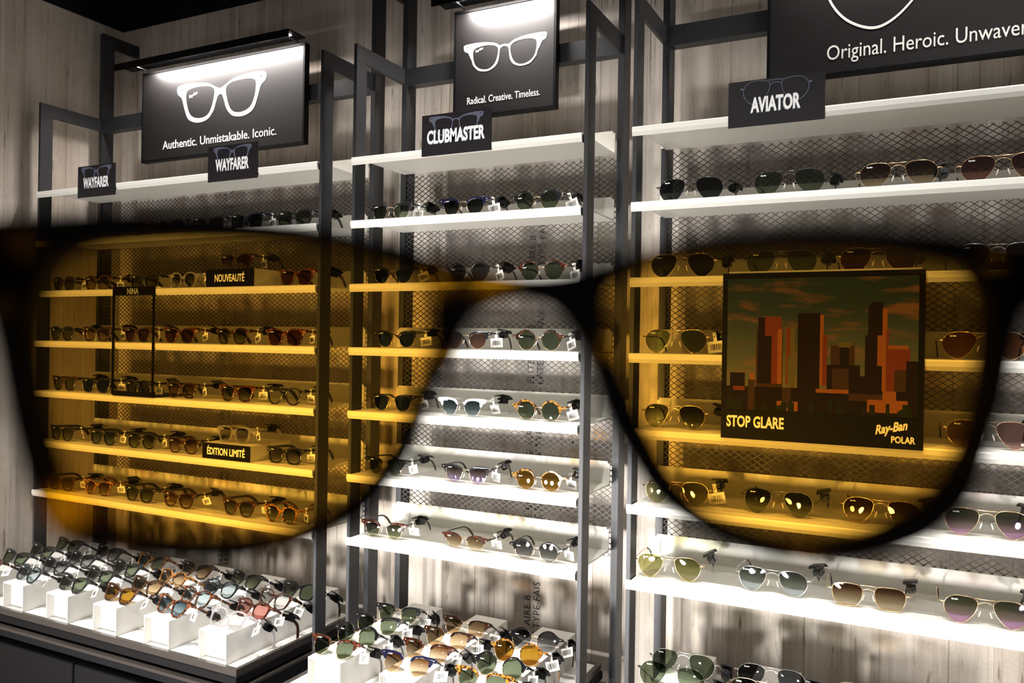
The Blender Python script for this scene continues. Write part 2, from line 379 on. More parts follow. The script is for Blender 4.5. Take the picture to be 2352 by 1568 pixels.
# ------------------------------------------------------------------ shelves
ORD = ['first', 'second', 'third', 'fourth', 'fifth', 'sixth', 'seventh']
def make_shelf(bay, xl, xr, i):
    z = SZ[i]; nm = {0: 'topmost', 6: 'lowest'}.get(i, ORD[i]+' from the top')
    t = thing('display_shelf', f'long white metal shelf, {nm} in the {bay} bay', 'shelf', (xl, 0, z), f'white shelves of the {bay} bay')
    L = xr-xl; bm = bmesh.new()
    bx(bm, .0125, L, -D+.006, -.0008, -.004, 0)
    # front lip
    prism_x(bm, [(-D+.006, 0), (-D+.002, 0), (-D-.001, -.003), (-D-.001, -.013), (-D+.003, -.020), (-D+.006, -.023), (-D+.0115, -.023), (-D+.0115, -.004), (-D+.006, -.004)][::1] and
            [(-D+.0035, 0), (-D+.001, -.0008), (-D-.001, -.003), (-D-.001, -.013), (-D+.003, -.0215), (-D+.0035, -.0215)], 0, L)
    bmesh.ops.remove_doubles(bm, verts=bm.verts, dist=1e-6)
    link('shelf_plate', mesh_from(bm, 'shelf_plate'), M['white'], t)
    bm = bmesh.new(); bx(bm, .0, L, -.004, -.0006, .0002, UPH); bmesh.ops.bevel(bm, geom=[e for e in bm.edges if abs(e.verts[0].co.x-e.verts[1].co.x) < 1e-6 and abs(e.verts[0].co.z-e.verts[1].co.z) < 1e-6 and e.verts[0].co.z > .03], offset=.006, segments=3, affect='EDGES')
    link('back_panel', mesh_from(bm, 'back_panel'), M['white'], t)
    bm = bmesh.new(); bx(bm, L-.001, L+.003, -D+.006, -D+.03, -.022, -.005); link('bracket', mesh_from(bm, 'bracket'), M['clip'], t)
for bay, xl, xr in BAYS:
    for i in range(7): make_shelf(bay, xl, xr, i)

# ------------------------------------------------------------------ glasses shapes (metres, z=0 at the lowest point of the front)
mm = .001
def S(pts): return [(x*mm, z*mm) for x, z in pts]
def mirror(l): return [(-x, z) for x, z in l][::-1]
BEND = .75
def lens_outline(kind):
    if kind == 'W': c, pts = (33, 25), [(-24, 10), (-17, 17), (-4, 19), (12, 19), (23, 16), (25, 8), (22, -6), (15, -16), (2, -20), (-11, -18), (-19, -9)]
    elif kind == 'Q': c, pts = (33, 25), [(-23, 12), (-15, 18), (0, 19), (14, 18), (23, 13), (24, 0), (20, -14), (10, -20), (-8, -20), (-18, -14), (-22, -2)]
    elif kind == 'R': c, pts = (32, 25), [(-22, 8), (-15, 18), (0, 21), (15, 19), (23, 11), (23, -2), (18, -15), (6, -21), (-8, -20), (-18, -12), (-23, -2)]
    elif kind == 'C': c, pts = (33, 24), [(-22, 9), (-14, 15), (0, 17), (14, 16), (23, 12), (24, 2), (20, -12), (10, -20), (-4, -22), (-15, -16), (-21, -4)]
    elif kind == 'CR': c = (33, 25); pts = [(24*math.cos(a), 23.5*math.sin(a)) for a in [i*math.pi/6 for i in range(12)]]
    elif kind == 'CO': c, pts = (33, 22), [(-25, 4), (-18, 13), (0, 16), (18, 13), (25, 4), (24, -4), (17, -13), (0, -17), (-17, -13), (-24, -4)]
    elif kind == 'A': c, pts = (35, 27), [(-23, 12), (-16, 19), (-2, 21), (12, 20), (23, 14), (28, 3), (26, -9), (18, -20), (6, -26), (-4, -23), (-14, -13), (-21, -1)]
    elif kind == 'O': c, pts = (34, 24), [(-24, 9), (-18, 17), (-4, 19), (14, 18), (25, 13), (27, 2), (24, -12), (15, -21), (0, -22), (-14, -19), (-22, -8)]
    return smooth_loop(S([(c[0]+x, c[1]+z) for x, z in pts]), 4)
def half_outer(kind):
    if kind == 'W': return [(0, 38), (9, 41), (20, 46), (38, 49), (56, 50), (68, 49), (73, 46), (72, 39), (65, 33), (61, 22), (55, 8), (46, 2), (33, 0), (20, 3), (11, 12), (7, 22), (4, 29), (0, 31)]
    if kind == 'Q': return [(0, 38), (10, 42), (22, 47), (40, 49), (56, 47), (68, 45), (72, 41), (70, 36), (63, 30), (60, 15), (55, 5), (45, 0), (25, 0), (14, 5), (8, 16), (6, 25), (3, 30), (0, 31)]
    return [(0, 37), (8, 40), (17, 47), (33, 50), (49, 48), (58, 44), (69, 43), (71, 38), (63, 33), (59, 20), (53, 7), (40, 0), (24, 1), (12, 9), (7, 20), (5, 27), (2, 30), (0, 30)]
def front_mesh(kind):
    h = half_outer(kind); left = [(-x, z) for x, z in h[1:-1]][::-1]
    outer = smooth_loop(S(h+left), 4); inn = lens_outline(kind)
    me = curve_mesh([outer, inn, mirror(inn)], .0044, .0011, BEND); me.polygons.foreach_set('use_smooth', [True]*len(me.polygons)); return me
def brow_mesh(kind):
    bm_l = []
    if kind == 'C': p = [(9, 32), (13, 39), (20, 43), (36, 46), (56, 46), (70, 45), (73, 42), (71, 36), (64, 33), (60, 25), (56, 27), (55, 36), (46, 39.5), (33, 40), (20, 37), (13, 30), (10, 29)]
    elif kind == 'CO': p = [(7, 26), (12, 33), (20, 38), (34, 41), (52, 40), (66, 37), (72, 35), (70, 30), (63, 28), (60, 22), (56, 24), (53, 31), (44, 35), (33, 36), (20, 33), (12, 27), (9, 24)]
    else: p = [(8, 27), (10, 36), (17, 45), (30, 51), (44, 50), (56, 43), (64, 39), (72, 38), (71, 32), (63, 30), (59, 22), (55, 25), (53, 34), (45, 43), (33, 46), (20, 43), (12, 34), (10, 27)]
    lp = smooth_loop(S(p), 3)
    me = curve_mesh([lp, mirror(lp)], .0048, .0012, BEND, -.0006); me.polygons.foreach_set('use_smooth', [True]*len(me.polygons)); return me
def wire_front(kind):
    bm = bmesh.new(); lp = lens_outline(kind)
    for l in (lp, mirror(lp)): sweep(bm, [(x, BEND*x*x, z) for x, z in l], (.0005, .00065), 6, True, (0, 1, 0))
    def tube(pts, r=.0007): sweep(bm, smooth_path([(x*mm, BEND*(x*mm)**2+y*mm, z*mm) for x, y, z in pts], 3), (r, r), 6, False, (0, 1, 0))
    if kind == 'A':
        tube([(-16, 0, 46.5), (-6, -1, 46), (6, -1, 46), (16, 0, 46.5)]); tube([(-12.5, 0, 36), (-6, -1.5, 40.5), (0, -2, 41.5), (6, -1.5, 40.5), (12.5, 0, 36)])
        for s in (1, -1): tube([(62*s, 0, 33), (66*s, 0, 34), (70*s, 1, 34)], .0014)
    elif kind == 'O':
        tube([(-14, 0, 42), (-6, -1, 42.5), (6, -1, 42.5), (14, 0, 42)]); tube([(-11, 0, 33), (0, -1.5, 37), (11, 0, 33)])
        for s in (1, -1): tube([(61*s, 0, 30), (66*s, 0, 31), (70*s, 1, 31)], .0014)
    else:
        z = {'C': 33, 'CR': 31, 'CO': 27}[kind]
        tube([(-12, 0, z-1), (-5, -1.5, z+2), (5, -1.5, z+2), (12, 0, z-1)], .0012)
    return bm_to(bm, 'rim')
def pad_mesh(s):
    bm = bmesh.new(); bmesh.ops.create_uvsphere(bm, u_segments=8, v_segments=6, radius=1)
    for v in bm.verts: v.co = Vector((v.co.x*.0014+s*.0085+v.co.z*.0016*s*-1, v.co.y*.002+.006, v.co.z*.006+.019))
    sweep(bm, [(s*.0095, .0055, .024), (s*.0115, .003, .026), (s*.012, .001, .025)], (.0004, .0004), 5)
    return bm_to(bm, 'nose_pad')
HZ = {'W': 43, 'Q': 41, 'R': 40.5, 'C': 41, 'CR': 35.5, 'CO': 33, 'A': 34, 'O': 31}
def temple_mesh(kind, s):
    z = HZ[kind]; bm = bmesh.new()
    if kind in 'AO':
        sweep(bm, smooth_path([(s*70*mm, 4.5*mm, z*mm), (s*72*mm, 25*mm, (z+.5)*mm), (s*72*mm, 70*mm, z*mm), (s*70*mm, 104*mm, (z-2)*mm), (s*68*mm, 122*mm, (z-11)*mm), (s*66*mm, 133*mm, (z-30)*mm)], 4), (.0008, .0010), 6)
    else:
        pts = smooth_path([(s*69*mm, 4.2*mm, z*mm), (s*71*mm, 30*mm, z*mm), (s*71*mm, 70*mm, z*mm), (s*70*mm, 100*mm, (z-2)*mm), (s*68*mm, 120*mm, (z-12)*mm), (s*65*mm, 138*mm, (z-33)*mm)], 4)
        n = len(pts)-1; thin = .55 if kind[0] == 'C' else 1
        rad = [(.0019, (.0058 if i < 2 else .0046-.0012*math.sin(math.pi*min(1, i/n*1.3))+.0008*(i/n))*thin) for i in range(n+1)]
        sweep(bm, pts, rad, 8, power=.6)
    return bm_to(bm, 'temple')
def tip_mesh(kind, s):
    z = HZ[kind]; bm = bmesh.new(); sweep(bm, smooth_path([(s*70*mm, 104*mm, (z-2)*mm), (s*68*mm, 122*mm, (z-11)*mm), (s*66*mm, 135*mm, (z-32)*mm)], 4), (.0016, .0019), 6); return bm_to(bm, 'temple_tip')
def rivet_mesh(kind):
    bm = bmesh.new(); z = HZ[kind]-1
    for s in (1, -1):
        x = s*.0655; y = BEND*x*x-.0028; m4 = bmesh.ops.create_uvsphere(bm, u_segments=8, v_segments=6, radius=1)
        for v in m4['verts']: v.co = Vector((v.co.x*.0026+x, v.co.y*.0006+y, v.co.z*.0012+z*mm))
    return bm_to(bm, 'rivets')
def tag_mesh():
    bm = bmesh.new(); bx(bm, -.0165, .0165, -.0003, .0003, -.034, -.011); bx(bm, -.0035, .0035, -.0003, .0003, -.012, .003)
    bx(bm, -.0035, .0035, -.0030, .0030, .002, .0072)
    return mesh_from(bm, 'price_tag')
def barcode_mesh():
    bm = bmesh.new(); rnd = random.Random(3); x = -.0105
    while x < .0105:
        w = rnd.choice((.0006, .0009, .0015)); bx(bm, x, x+w, -.0006, -.00032, -.0285, -.0165); x += w+rnd.choice((.0009, .0015))
    return mesh_from(bm, 'barcode')
def clip_mesh():
    bm = bmesh.new(); bx(bm, -.006, .006, -.011, .011, -.006, .006); bmesh.ops.bevel(bm, geom=bm.edges[:], offset=.0018, segments=2, affect='EDGES')
    bx(bm, -.004, .004, -.013, -.010, -.003, .004)
    prism_x(bm, [(-.016, .0085), (-.010, .0095), (.012, .0075), (.020, .002), (.0205, .0035), (.012, .0092), (-.010, .0115), (-.016, .0105)], -.009, .009)
    bx(bm, -.003, .003, -.004, .004, .005, .010)
    return mesh_from(bm, 'security_clip')
LIB = {}
for k in ('W', 'Q', 'R', 'C', 'CR', 'CO', 'A', 'O'):
    d = {}; lp = lens_outline(k)
    d['lensR'] = disc_lens(lp, .0014, BEND, -.0002); d['lensL'] = disc_lens(mirror(lp), .0014, BEND, -.0002)
    if k in 'WQR': d['front'] = front_mesh(k); d['rivet'] = rivet_mesh(k)
    else:
        d['rim'] = wire_front(k); d['pads'] = [pad_mesh(1), pad_mesh(-1)]
        if k[0] == 'C': d['brow'] = brow_mesh(k); d['rivet'] = rivet_mesh(k)
        else: d['tips'] = [tip_mesh(k, 1), tip_mesh(k, -1)]
    d['temples'] = [temple_mesh(k, 1), temple_mesh(k, -1)]
    LIB[k] = d
TAGM, BARM, CLIPM = tag_mesh(), barcode_mesh(), clip_mesh()
LOGO = text_mesh('Ray-Ban', .0034, .03, .9, .0003, 'CENTER', .3)
STYLE = {'W': 'full-rim', 'Q': 'square full-rim', 'R': 'rounded full-rim', 'C': 'browline', 'CR': 'round browline', 'CO': 'oval browline', 'A': 'teardrop wire-rimmed', 'O': 'squarish wire-rimmed'}
def glasses(kind, frame, lens, loc, yaw=0., pitch=-.09, where='', group='', tagon=True, clipon=True, roll=0.):
    lab = f'{frame} {STYLE[kind]} sunglasses, {lens} lenses, {where}'
    assert len(lab.split()) <= 16, lab
    t = thing('sunglasses', lab, 'sunglasses', loc, group); t.rotation_euler = (pitch, roll, yaw)
    if kind in 'AO': t.scale = (1.12, 1.12, 1.12)
    d = LIB[kind]; fm = F[frame]; metal = F['gold'] if frame not in ('silver', 'dark metal', 'black', 'white') or kind[0] == 'C' else F.get(frame if kind in 'AO' else 'silver')
    if frame == 'white': metal = F['silver']
    if kind in 'AO': metal = fm
    for k in ('lensR', 'lensL'): link('lens', d[k], LM[lens], t)
    if 'front' in d: link('frame_front', d['front'], fm, t); link('rivets', d['rivet'], F['silver'], t)
    else:
        link('rim', d['rim'], metal, t)
        for p in d['pads']: link('nose_pad', p, M['pad'], t)
        if 'brow' in d: link('brow', d['brow'], fm, t); link('rivets', d['rivet'], F['gold'], t)
    for i in (0, 1):
        tm = link('temple', d['temples'][i], fm, t)
        if 'tips' in d: link('temple_tip', d['tips'][i], F['black'] if frame != 'gold' else F['tortoiseshell'], tm)
    hz = HZ[kind]*mm
    if tagon:
        g = link('price_tag', TAGM, M['tag'], t); g.location = (.0705, .030+random.uniform(-.006, .01), max(hz, .037)); g.rotation_euler = (random.uniform(-.1, .3), random.uniform(-.4, .1), random.uniform(-.5, .1))
        link('barcode', BARM, M['clip'], g)
    if clipon:
        c = link('security_clip', CLIPM, M['clip'], t); c.scale = (1.3, 1.3, 1.3); c.location = (.0725, .076+random.uniform(-.012, .012), hz); c.rotation_euler = (random.uniform(-.15, .15), random.uniform(-.5, .5), random.uniform(-.15, .15))
    lo = link('lens_logo', LOGO, M['letter'], t); lx = -.047; lo.location = (lx, BEND*lx*lx-.0016, hz-.0035 if kind not in 'AO' else .040)
    return t

# ------------------------------------------------------------------ glasses on the shelves
SH = {
 'left': [[('W', 'tortoiseshell', 'brown', 222), ('W', 'orange tortoiseshell', 'brown', 305), ('W', 'tortoiseshell', 'dark', 385), ('W', 'black', 'brown', 470), ('W', 'black', 'dark', 562), ('Q', 'black', 'green', 672)],
  [('R', 'black', 'grey', 145), ('R', 'tortoiseshell', 'tan gradient', 222), ('W', 'black', 'green', 325), ('R', 'clear', 'grey gradient', 418), ('Q', 'tortoiseshell', 'brown gradient', 536), ('W', 'orange tortoiseshell', 'brown', 675)],
  [('R', 'black', 'green', 142), ('W', 'tortoiseshell', 'tan gradient', 218), ('W', 'red-brown tortoiseshell', 'brown', 315), ('W', 'orange tortoiseshell', 'brown', 412), ('R', 'tortoiseshell', 'green gradient', 530), ('Q', 'orange tortoiseshell', 'brown', 655)],
  [('W', 'tortoiseshell', 'green', 145), ('W', 'black', 'blue', 222), ('R', 'black', 'grey', 318), ('Q', 'tortoiseshell', 'brown gradient', 415), ('W', 'orange tortoiseshell', 'green gradient', 545), ('R', 'black', 'clear', 655)],
  [('W', 'black', 'grey gradient', 145), ('W', 'black', 'blue gradient', 240), ('R', 'black', 'green gradient', 325), ('R', 'tortoiseshell', 'brown gradient', 425), ('Q', 'clear', 'grey gradient', 537), ('Q', 'black', 'grey gradient', 655)],
  [('W', 'tortoiseshell', 'green gradient', 145), ('W', 'yellow tortoiseshell', 'brown gradient', 225), ('W', 'black', 'green gradient', 325), ('W', 'tortoiseshell', 'brown gradient', 415), ('W', 'red-brown tortoiseshell', 'green gradient', 550), ('R', 'yellow tortoiseshell', 'green gradient', 652)]],
 'middle': [[('C', 'black', 'green', 890), ('C', 'navy', 'dark', 1060), ('CR', 'black', 'green', 1230)],
  [('C', 'black', 'blue', 900), ('CR', 'black', 'grey', 1075), ('CR', 'red-brown tortoiseshell', 'green', 1240)],
  [('C', 'black', 'blue', 910), ('C', 'black', 'pink-brown', 1068), ('CR', 'tortoiseshell', 'green', 1238)],
  [('C', 'black', 'blue', 900), ('C', 'white', 'blue gradient', 1062), ('CR', 'yellow tortoiseshell', 'green', 1240)],
  [('C', 'black', 'green', 890), ('C', 'black', 'violet gradient', 1076), ('CR', 'yellow tortoiseshell', 'amber', 1240)],
  [('C', 'red-brown tortoiseshell', 'green gradient', 888), ('CO', 'red-brown tortoiseshell', 'brown gradient', 1072), ('CR', 'black', 'grey gradient', 1240)]],
 'right': [[('A', 'black', 'dark', 1580), ('A', 'black', 'green', 1807), ('A', 'gold', 'brown gradient', 2058), ('A', 'gold', 'pink-brown', 2300)],
  [('A', 'gold', 'dark', 1565), ('A', 'dark metal', 'green', 1792), ('A', 'gold', 'brown', 2015), ('A', 'silver', 'grey', 2290)],
  [('A', 'gold', 'green', 1552), None, None, ('A', 'gold', 'orange-brown', 2262)],
  [('A', 'gold', 'green gradient', 1550), None, None, ('A', 'gold', 'rose', 2275)],
  [('A', 'gold', 'yellow-green', 1560), ('A', 'dark metal', 'green gradient', 1793), ('A', 'gold', 'brown gradient', 2030), ('A', 'gold', 'green-pink', 2275)],
  [('A', 'gold', 'yellow-green', 1545), ('A', 'silver', 'silver gradient', 1783), ('O', 'gold', 'brown gradient', 2005), ('A', 'gold', 'green-pink', 2275)]]}
for bay in SH:
    for r, row in enumerate(SH[bay]):
        row2 = [g for g in row if g]; n = len(row2)
        for i, g in enumerate(row2):
            kind, fr, ln, px = g; y = -.196
            if bay == 'right': y = -.185
            x = hit(px, 700, 1, y).x; z = SZ[r+1]+.0005
            names = ['leftmost', 'second from left', 'third from left', 'fourth from left', 'fifth from left', 'rightmost'] if n == 6 else ['leftmost', 'middle one', 'rightmost'] if n == 3 else ['leftmost', 'rightmost'] if n == 2 else ['leftmost', 'second from left', 'third from left', 'rightmost']
            where = f'{names[i]}, {ORD[r+1]} shelf, {bay} bay'
            if bay == 'left' and (r, i) in ((1, 4), (4, 4)):
                z += .053 if r == 1 else .047; where = 'on riser, ' + f'{ORD[r+1]} shelf, {bay} bay'; x += .0; y = -.19
            elif (r+i) % 3 == 0: y += .006
            glasses(kind, fr, ln, (x, y, z), yaw=random.uniform(-.10, .06), pitch=-max(0., (HZ[kind]-(33 if kind not in 'AO' else 32)-3)/138), where=where,
                    group=f'sunglasses along the {ORD[r+1]} shelf of the {bay} bay', tagon=(bay != 'right') or (r, i) in ((2, 0), (4, 0), (2, 1)))

# ------------------------------------------------------------------ counters, risers and their glasses
TZ = -.845; RT_ = -.768
def counter(bay, x0, x1, yf, drawers):
    t = thing('display_counter', f'dark counter with a white tray top under the {bay} bay', 'counter', ((x0+x1)/2, 0, -1.5), 'dark display counters under the bays')
    off = t.location
    b = lambda n, *a, **k: box(n, *a, parent=t, off=off, **k)
    # tray rim
    bm = bmesh.new(); ox, oy, oz = off; zt = TZ+.002; zb = TZ-.016
    for (a0, a1, b0, b1) in ((x0, x1, yf, yf+.011), (x0, x1, -.021, -.010), (x0, x0+.011, yf+.011, -.021), (x1-.011, x1, yf+.011, -.021)): bx(bm, a0-ox, a1-ox, b0-oy, b1-oy, zb-oz, zt-oz)
    link('tray_rim', mesh_from(bm, 'tray_rim'), M['bronze'], t)
    b('tray_surface', x0+.0112, x1-.0112, yf+.0112, -.0212, TZ-.012, TZ, M['riser'])
    b('upper_slab', x0-.004, x1+.004, yf-.004, -.008, TZ-.036, TZ-.0165, M['counter'], bevel=.001)
    b('edge_strip', x0-.008, x1+.012, yf-.018, -.006, TZ-.052, TZ-.044, M['bronze'], bevel=.001)
    b('recess', x0+.012, x1-.006, yf+.02, -.006, TZ-.095, TZ-.0525, M['black'])
    b('body', x0+.002, x1-.002, yf+.004, -.006, -1.5, TZ-.096, M['counter'])
    for a0, a1 in drawers: b('drawer', a0+.003, a1-.003, yf-.016, yf+.0038, -1.40, TZ-.093, M['counter'], bevel=.002)
    return t
counter('left', -.950, .240, -.486, [(-.950, -.355), (-.355, .24)])
counter('middle', .392, 1.022, -.492, [(.392, 1.022)])
counter('right', 1.19, 2.5, -.492, [(1.19, 2.5)])
def riser(x, yf, yb, label, group, fr=.05):
    bm = bmesh.new(); h = RT_-TZ-.0005
    w = .0475; th = .002; L = yb-yf
    bx(bm, -w, w, 0, L, h-.004, h); bx(bm, -w, -w+th, 0, L, 0, h-.004); bx(bm, w-th, w, 0, L, 0, h-.004); bx(bm, -w+th, w-th, L-th, L, 0, h-.004)
    bx(bm, -w+th, w-th, .022, .024, 0, h-.004)
    for a in (-1, 1):
        pass
    o = link('display_riser', mesh_from(bm, 'display_riser'), M['riser']); o.location = (x, yf, TZ+.0005); tag(o, label, 'riser', group); return o
NUM = ['leftmost', 'second from left', 'third from left', 'fourth from left', 'second from right', 'rightmost']
LX = [-.878, -.673, -.468, -.263, -.058, .147]
for x, n in zip(LX, NUM): riser(x, -.476, -.034, f'long white open-fronted riser on the left counter, {n}', 'white risers on the left counter')
MX = [.512, .716, .913]
for x, n in zip(MX, ('leftmost', 'middle one', 'rightmost')): riser(x, -.484, -.036, f'long white open-fronted riser on the middle counter, {n}', 'white risers on the middle counter')
RX = [1.270, 1.463, 1.66]
for x, n in zip(RX, ('leftmost', 'middle one', 'rightmost')): riser(x, -.484, -.018, f'long white open-fronted riser on the right counter, {n}', 'white risers on the right counter')
T1 = [  # rows front to back, columns left to right
 [('W', 'tortoiseshell', 'green'), ('W', 'tortoiseshell', 'green'), ('R', 'black', 'pale blue'), ('W', 'black', 'green'), ('W', 'tortoiseshell', 'amber'), ('W', 'orange tortoiseshell', 'blue gradient'), ('R', 'clear', 'clear')],
 [None, ('W', 'black', 'green'), ('W', 'black', 'grey gradient'), ('W', 'black', 'green'), ('W', 'tortoiseshell', 'tan gradient'), ('Q', 'orange tortoiseshell', 'pale blue'), ('R', 'red-brown tortoiseshell', 'pink')],
 [None, ('W', 'black', 'green'), ('W', 'black', 'grey gradient'), ('W', 'black', 'green'), ('R', 'yellow tortoiseshell', 'tan gradient'), ('R', 'black', 'pale blue'), ('R', 'tortoiseshell', 'clear')],
 [None, ('W', 'black', 'green'), ('W', 'black', 'grey gradient'), ('W', 'yellow tortoiseshell', 'green'), ('W', 'tortoiseshell', 'brown gradient'), ('W', 'black', 'green gradient'), ('Q', 'black', 'green')]]
ROWN = ['front row', 'second row', 'third row', 'back row']
YS1 = [-.438, -.352, -.262, -.166]
for r in range(4):
    for c in range(6):
        g = T1[r][c+1]
        glasses(g[0], g[1], g[2], (LX[c]+random.uniform(-.004, .004), YS1[r]-.008, RT_+.001), yaw=random.uniform(-.16, -.02), pitch=-.62, where=f'{ROWN[r]}, {NUM[c]}, left counter', group='sunglasses propped on the left counter risers')
T2 = [[('C', 'red-brown tortoiseshell', 'green'), ('C', 'navy', 'brown gradient'), ('C', 'yellow tortoiseshell', 'green')],
 [('CR', 'black', 'green'), ('C', 'red-brown tortoiseshell', 'brown gradient'), ('CR', 'black', 'green')],
 [('C', 'black', 'green'), ('C', 'tortoiseshell', 'tan gradient'), ('CR', 'yellow tortoiseshell', 'amber')],
 [('C', 'black', 'green'), ('C', 'tortoiseshell', 'tan gradient'), ('CR', 'black', 'grey gradient')]]
YS2 = [-.456, -.372, -.281, -.190]
for r in range(4):
    for c in range(3):
        g = T2[r][c]
        glasses(g[0], g[1], g[2], (MX[c]+random.uniform(-.003, .003), YS2[r]-.008, RT_+.001), yaw=random.uniform(-.04, .08), pitch=-.62 if g[0] != 'CR' else -.56, where=f'{ROWN[r]}, {("left", "middle", "right")[c]} riser, middle counter', group='sunglasses propped on the middle counter risers')
for x, y, g, wh in ((1.272, -.167, ('A', 'silver', 'green'), 'back row, left riser'), (1.268, -.252, ('A', 'black', 'green'), 'third row, left riser'), (1.463, -.158, ('A', 'silver', 'grey'), 'back row, middle riser'), (1.463, -.245, ('A', 'gold', 'green'), 'third row, middle riser'), (1.66, -.165, ('A', 'gold', 'brown gradient'), 'back row, right riser')):
    glasses(g[0], g[1], g[2], (x, y-.008, RT_+.001), yaw=random.uniform(-.03, .05), pitch=-.55, where=wh+', right counter', group='sunglasses propped on the right counter risers', tagon=False)

# ------------------------------------------------------------------ shelf risers with captions
def px_box(px0, py0, px1, py1, y):
    a = hit(px0, py0, 1, y); b = hit(px1, py1, 1, y); return a.x, b.x, b.z, a.z
def caption_riser(x0, x1, z, h, dep, word, label, sz, tw):
    t = thing('caption_riser', label, 'riser', ((x0+x1)/2, -.225, z)); w = (x1-x0)/2
    box('block', -w, w, .0015, dep, .0003, h, M['riser'], t, .0008); box('caption_plate', -w, w, 0, .0014, .0003, h, M['signframe'], t)
    me = text_fit(word, tw, sz, .02, .0006); o = link('caption', me, M['letter'], t); o.location = (0, -.0004, h*.5-sz*.5)
    return t
caption_riser(-.168, .022, SZ[2], .0525, .14, 'NOUVEAUTÉ', 'white riser block with black front plate on the third shelf, left bay', .0215, .118)
caption_riser(-.172, .018, SZ[5], .0465, .17, 'ÉDITION LIMITÉ', 'white riser block with black front plate on the sixth shelf, left bay', .0205, .150)

# tall open glorifier frame spanning the shelves
t = thing('product_stand', 'tall narrow black open frame standing around sunglasses in the left bay', 'display frame', (-.47, -.235, SZ[4]))
h = SZ[2]-SZ[4]
bm = bmesh.new(); W2 = .0955; H0 = .004; H1 = h+.006
for a in ((-W2, -W2+.007, -.003, .001, H0, H1), (W2-.007, W2, -.003, .001, H0, H1), (-W2+.007, W2-.007, -.003, .001, H0, H0+.012)): bx(bm, *a)
link('frame', mesh_from(bm, 'frame'), M['signframe'], t)
box('header', -W2+.0072, W2-.0072, -.003, .001, H1-.028, H1, M['signframe'], t)
box('base_plate', -W2, W2, .0015, .16, .0004, .0035, M['signframe'], t)
box('top_plate', -W2+.01, W2+.02, .004, .10, h+.0006, h+.004, M['riser'], t)
o = link('caption', text_fit('NINA', .052, .019, .015, .0006), M['letter_grey'], t); o.location = (0, -.0034, H1-.024)

# ------------------------------------------------------------------ illuminated posters and placards
def glasses_print(kind, width, thick=.0006):
    """flat printed outline of a pair of glasses, centred"""
    if kind == 'W':
        h_ = half_outer('W'); outer = smooth_loop(S(h_+[(-x, z) for x, z in h_[1:-1]][::-1]), 6); inn = smooth_loop(lens_outline('W'), 2)
        loops = [outer, inn, mirror(inn)]
        for s in (1, -1): loops.append([(s*.0655+.0028*math.cos(a), .0435+.0009*math.sin(a)) for a in [i*math.pi/5 for i in range(10)]])
    elif kind == 'C':
        p = [(9, 32), (13, 39), (20, 43), (36, 46), (56, 47), (72, 46), (74, 42), (72, 36), (66, 33), (63, 26), (58.5, 27)]
        ln = smooth_loop(lens_outline('C'), 2); big = [((x-.033)*1.055+.033, (z-.024)*1.06+.024) for x, z in ln]
        h2 = [(0, 38), (8, 37), (13, 40), (20, 43), (36, 46), (56, 47), (72, 46), (74, 42), (72, 36), (66, 33), (62, 25), (59, 20), (56.5, 12), (48, 3), (40, 0), (28, -.5), (16, 5), (10.5, 14), (9, 24), (8, 31), (4, 34.5), (0, 35)]
        loops = [smooth_loop(S(h2+[(-x, z) for x, z in h2[1:-1]][::-1]), 4), ln, mirror(ln)]
        for s in (1, -1): loops.append([(s*.067+.0028*math.cos(a), .042+.0009*math.sin(a)) for a in [i*math.pi/5 for i in range(10)]])
    else:
        ln = smooth_loop(lens_outline('A'), 2); cx = sum(p[0] for p in ln)/len(ln); cz = sum(p[1] for p in ln)/len(ln)
        big = [((x-cx)*1.045+cx, (z-cz)*1.055+cz) for x, z in ln]
        loops = [big, ln, mirror(big), mirror(ln)]
        loops.append(S([(-14, 46), (14, 46), (14, 47.4), (-14, 47.4)])); loops.append(S([(-11, 37), (-5, 41), (5, 41), (11, 37), (11, 38.6), (5, 42.4), (-5, 42.4), (-11, 38.6)]))
        for s in (1, -1): loops.append(S([(63*s, 33), (68*s, 33), (70*s, 36), (69*s, 37), (63*s, 35)]))
    me = curve_mesh(loops, thick); sc = width/.146
    for v in me.vertices: v.co.x *= sc; v.co.z = (v.co.z-.025)*sc
    return me
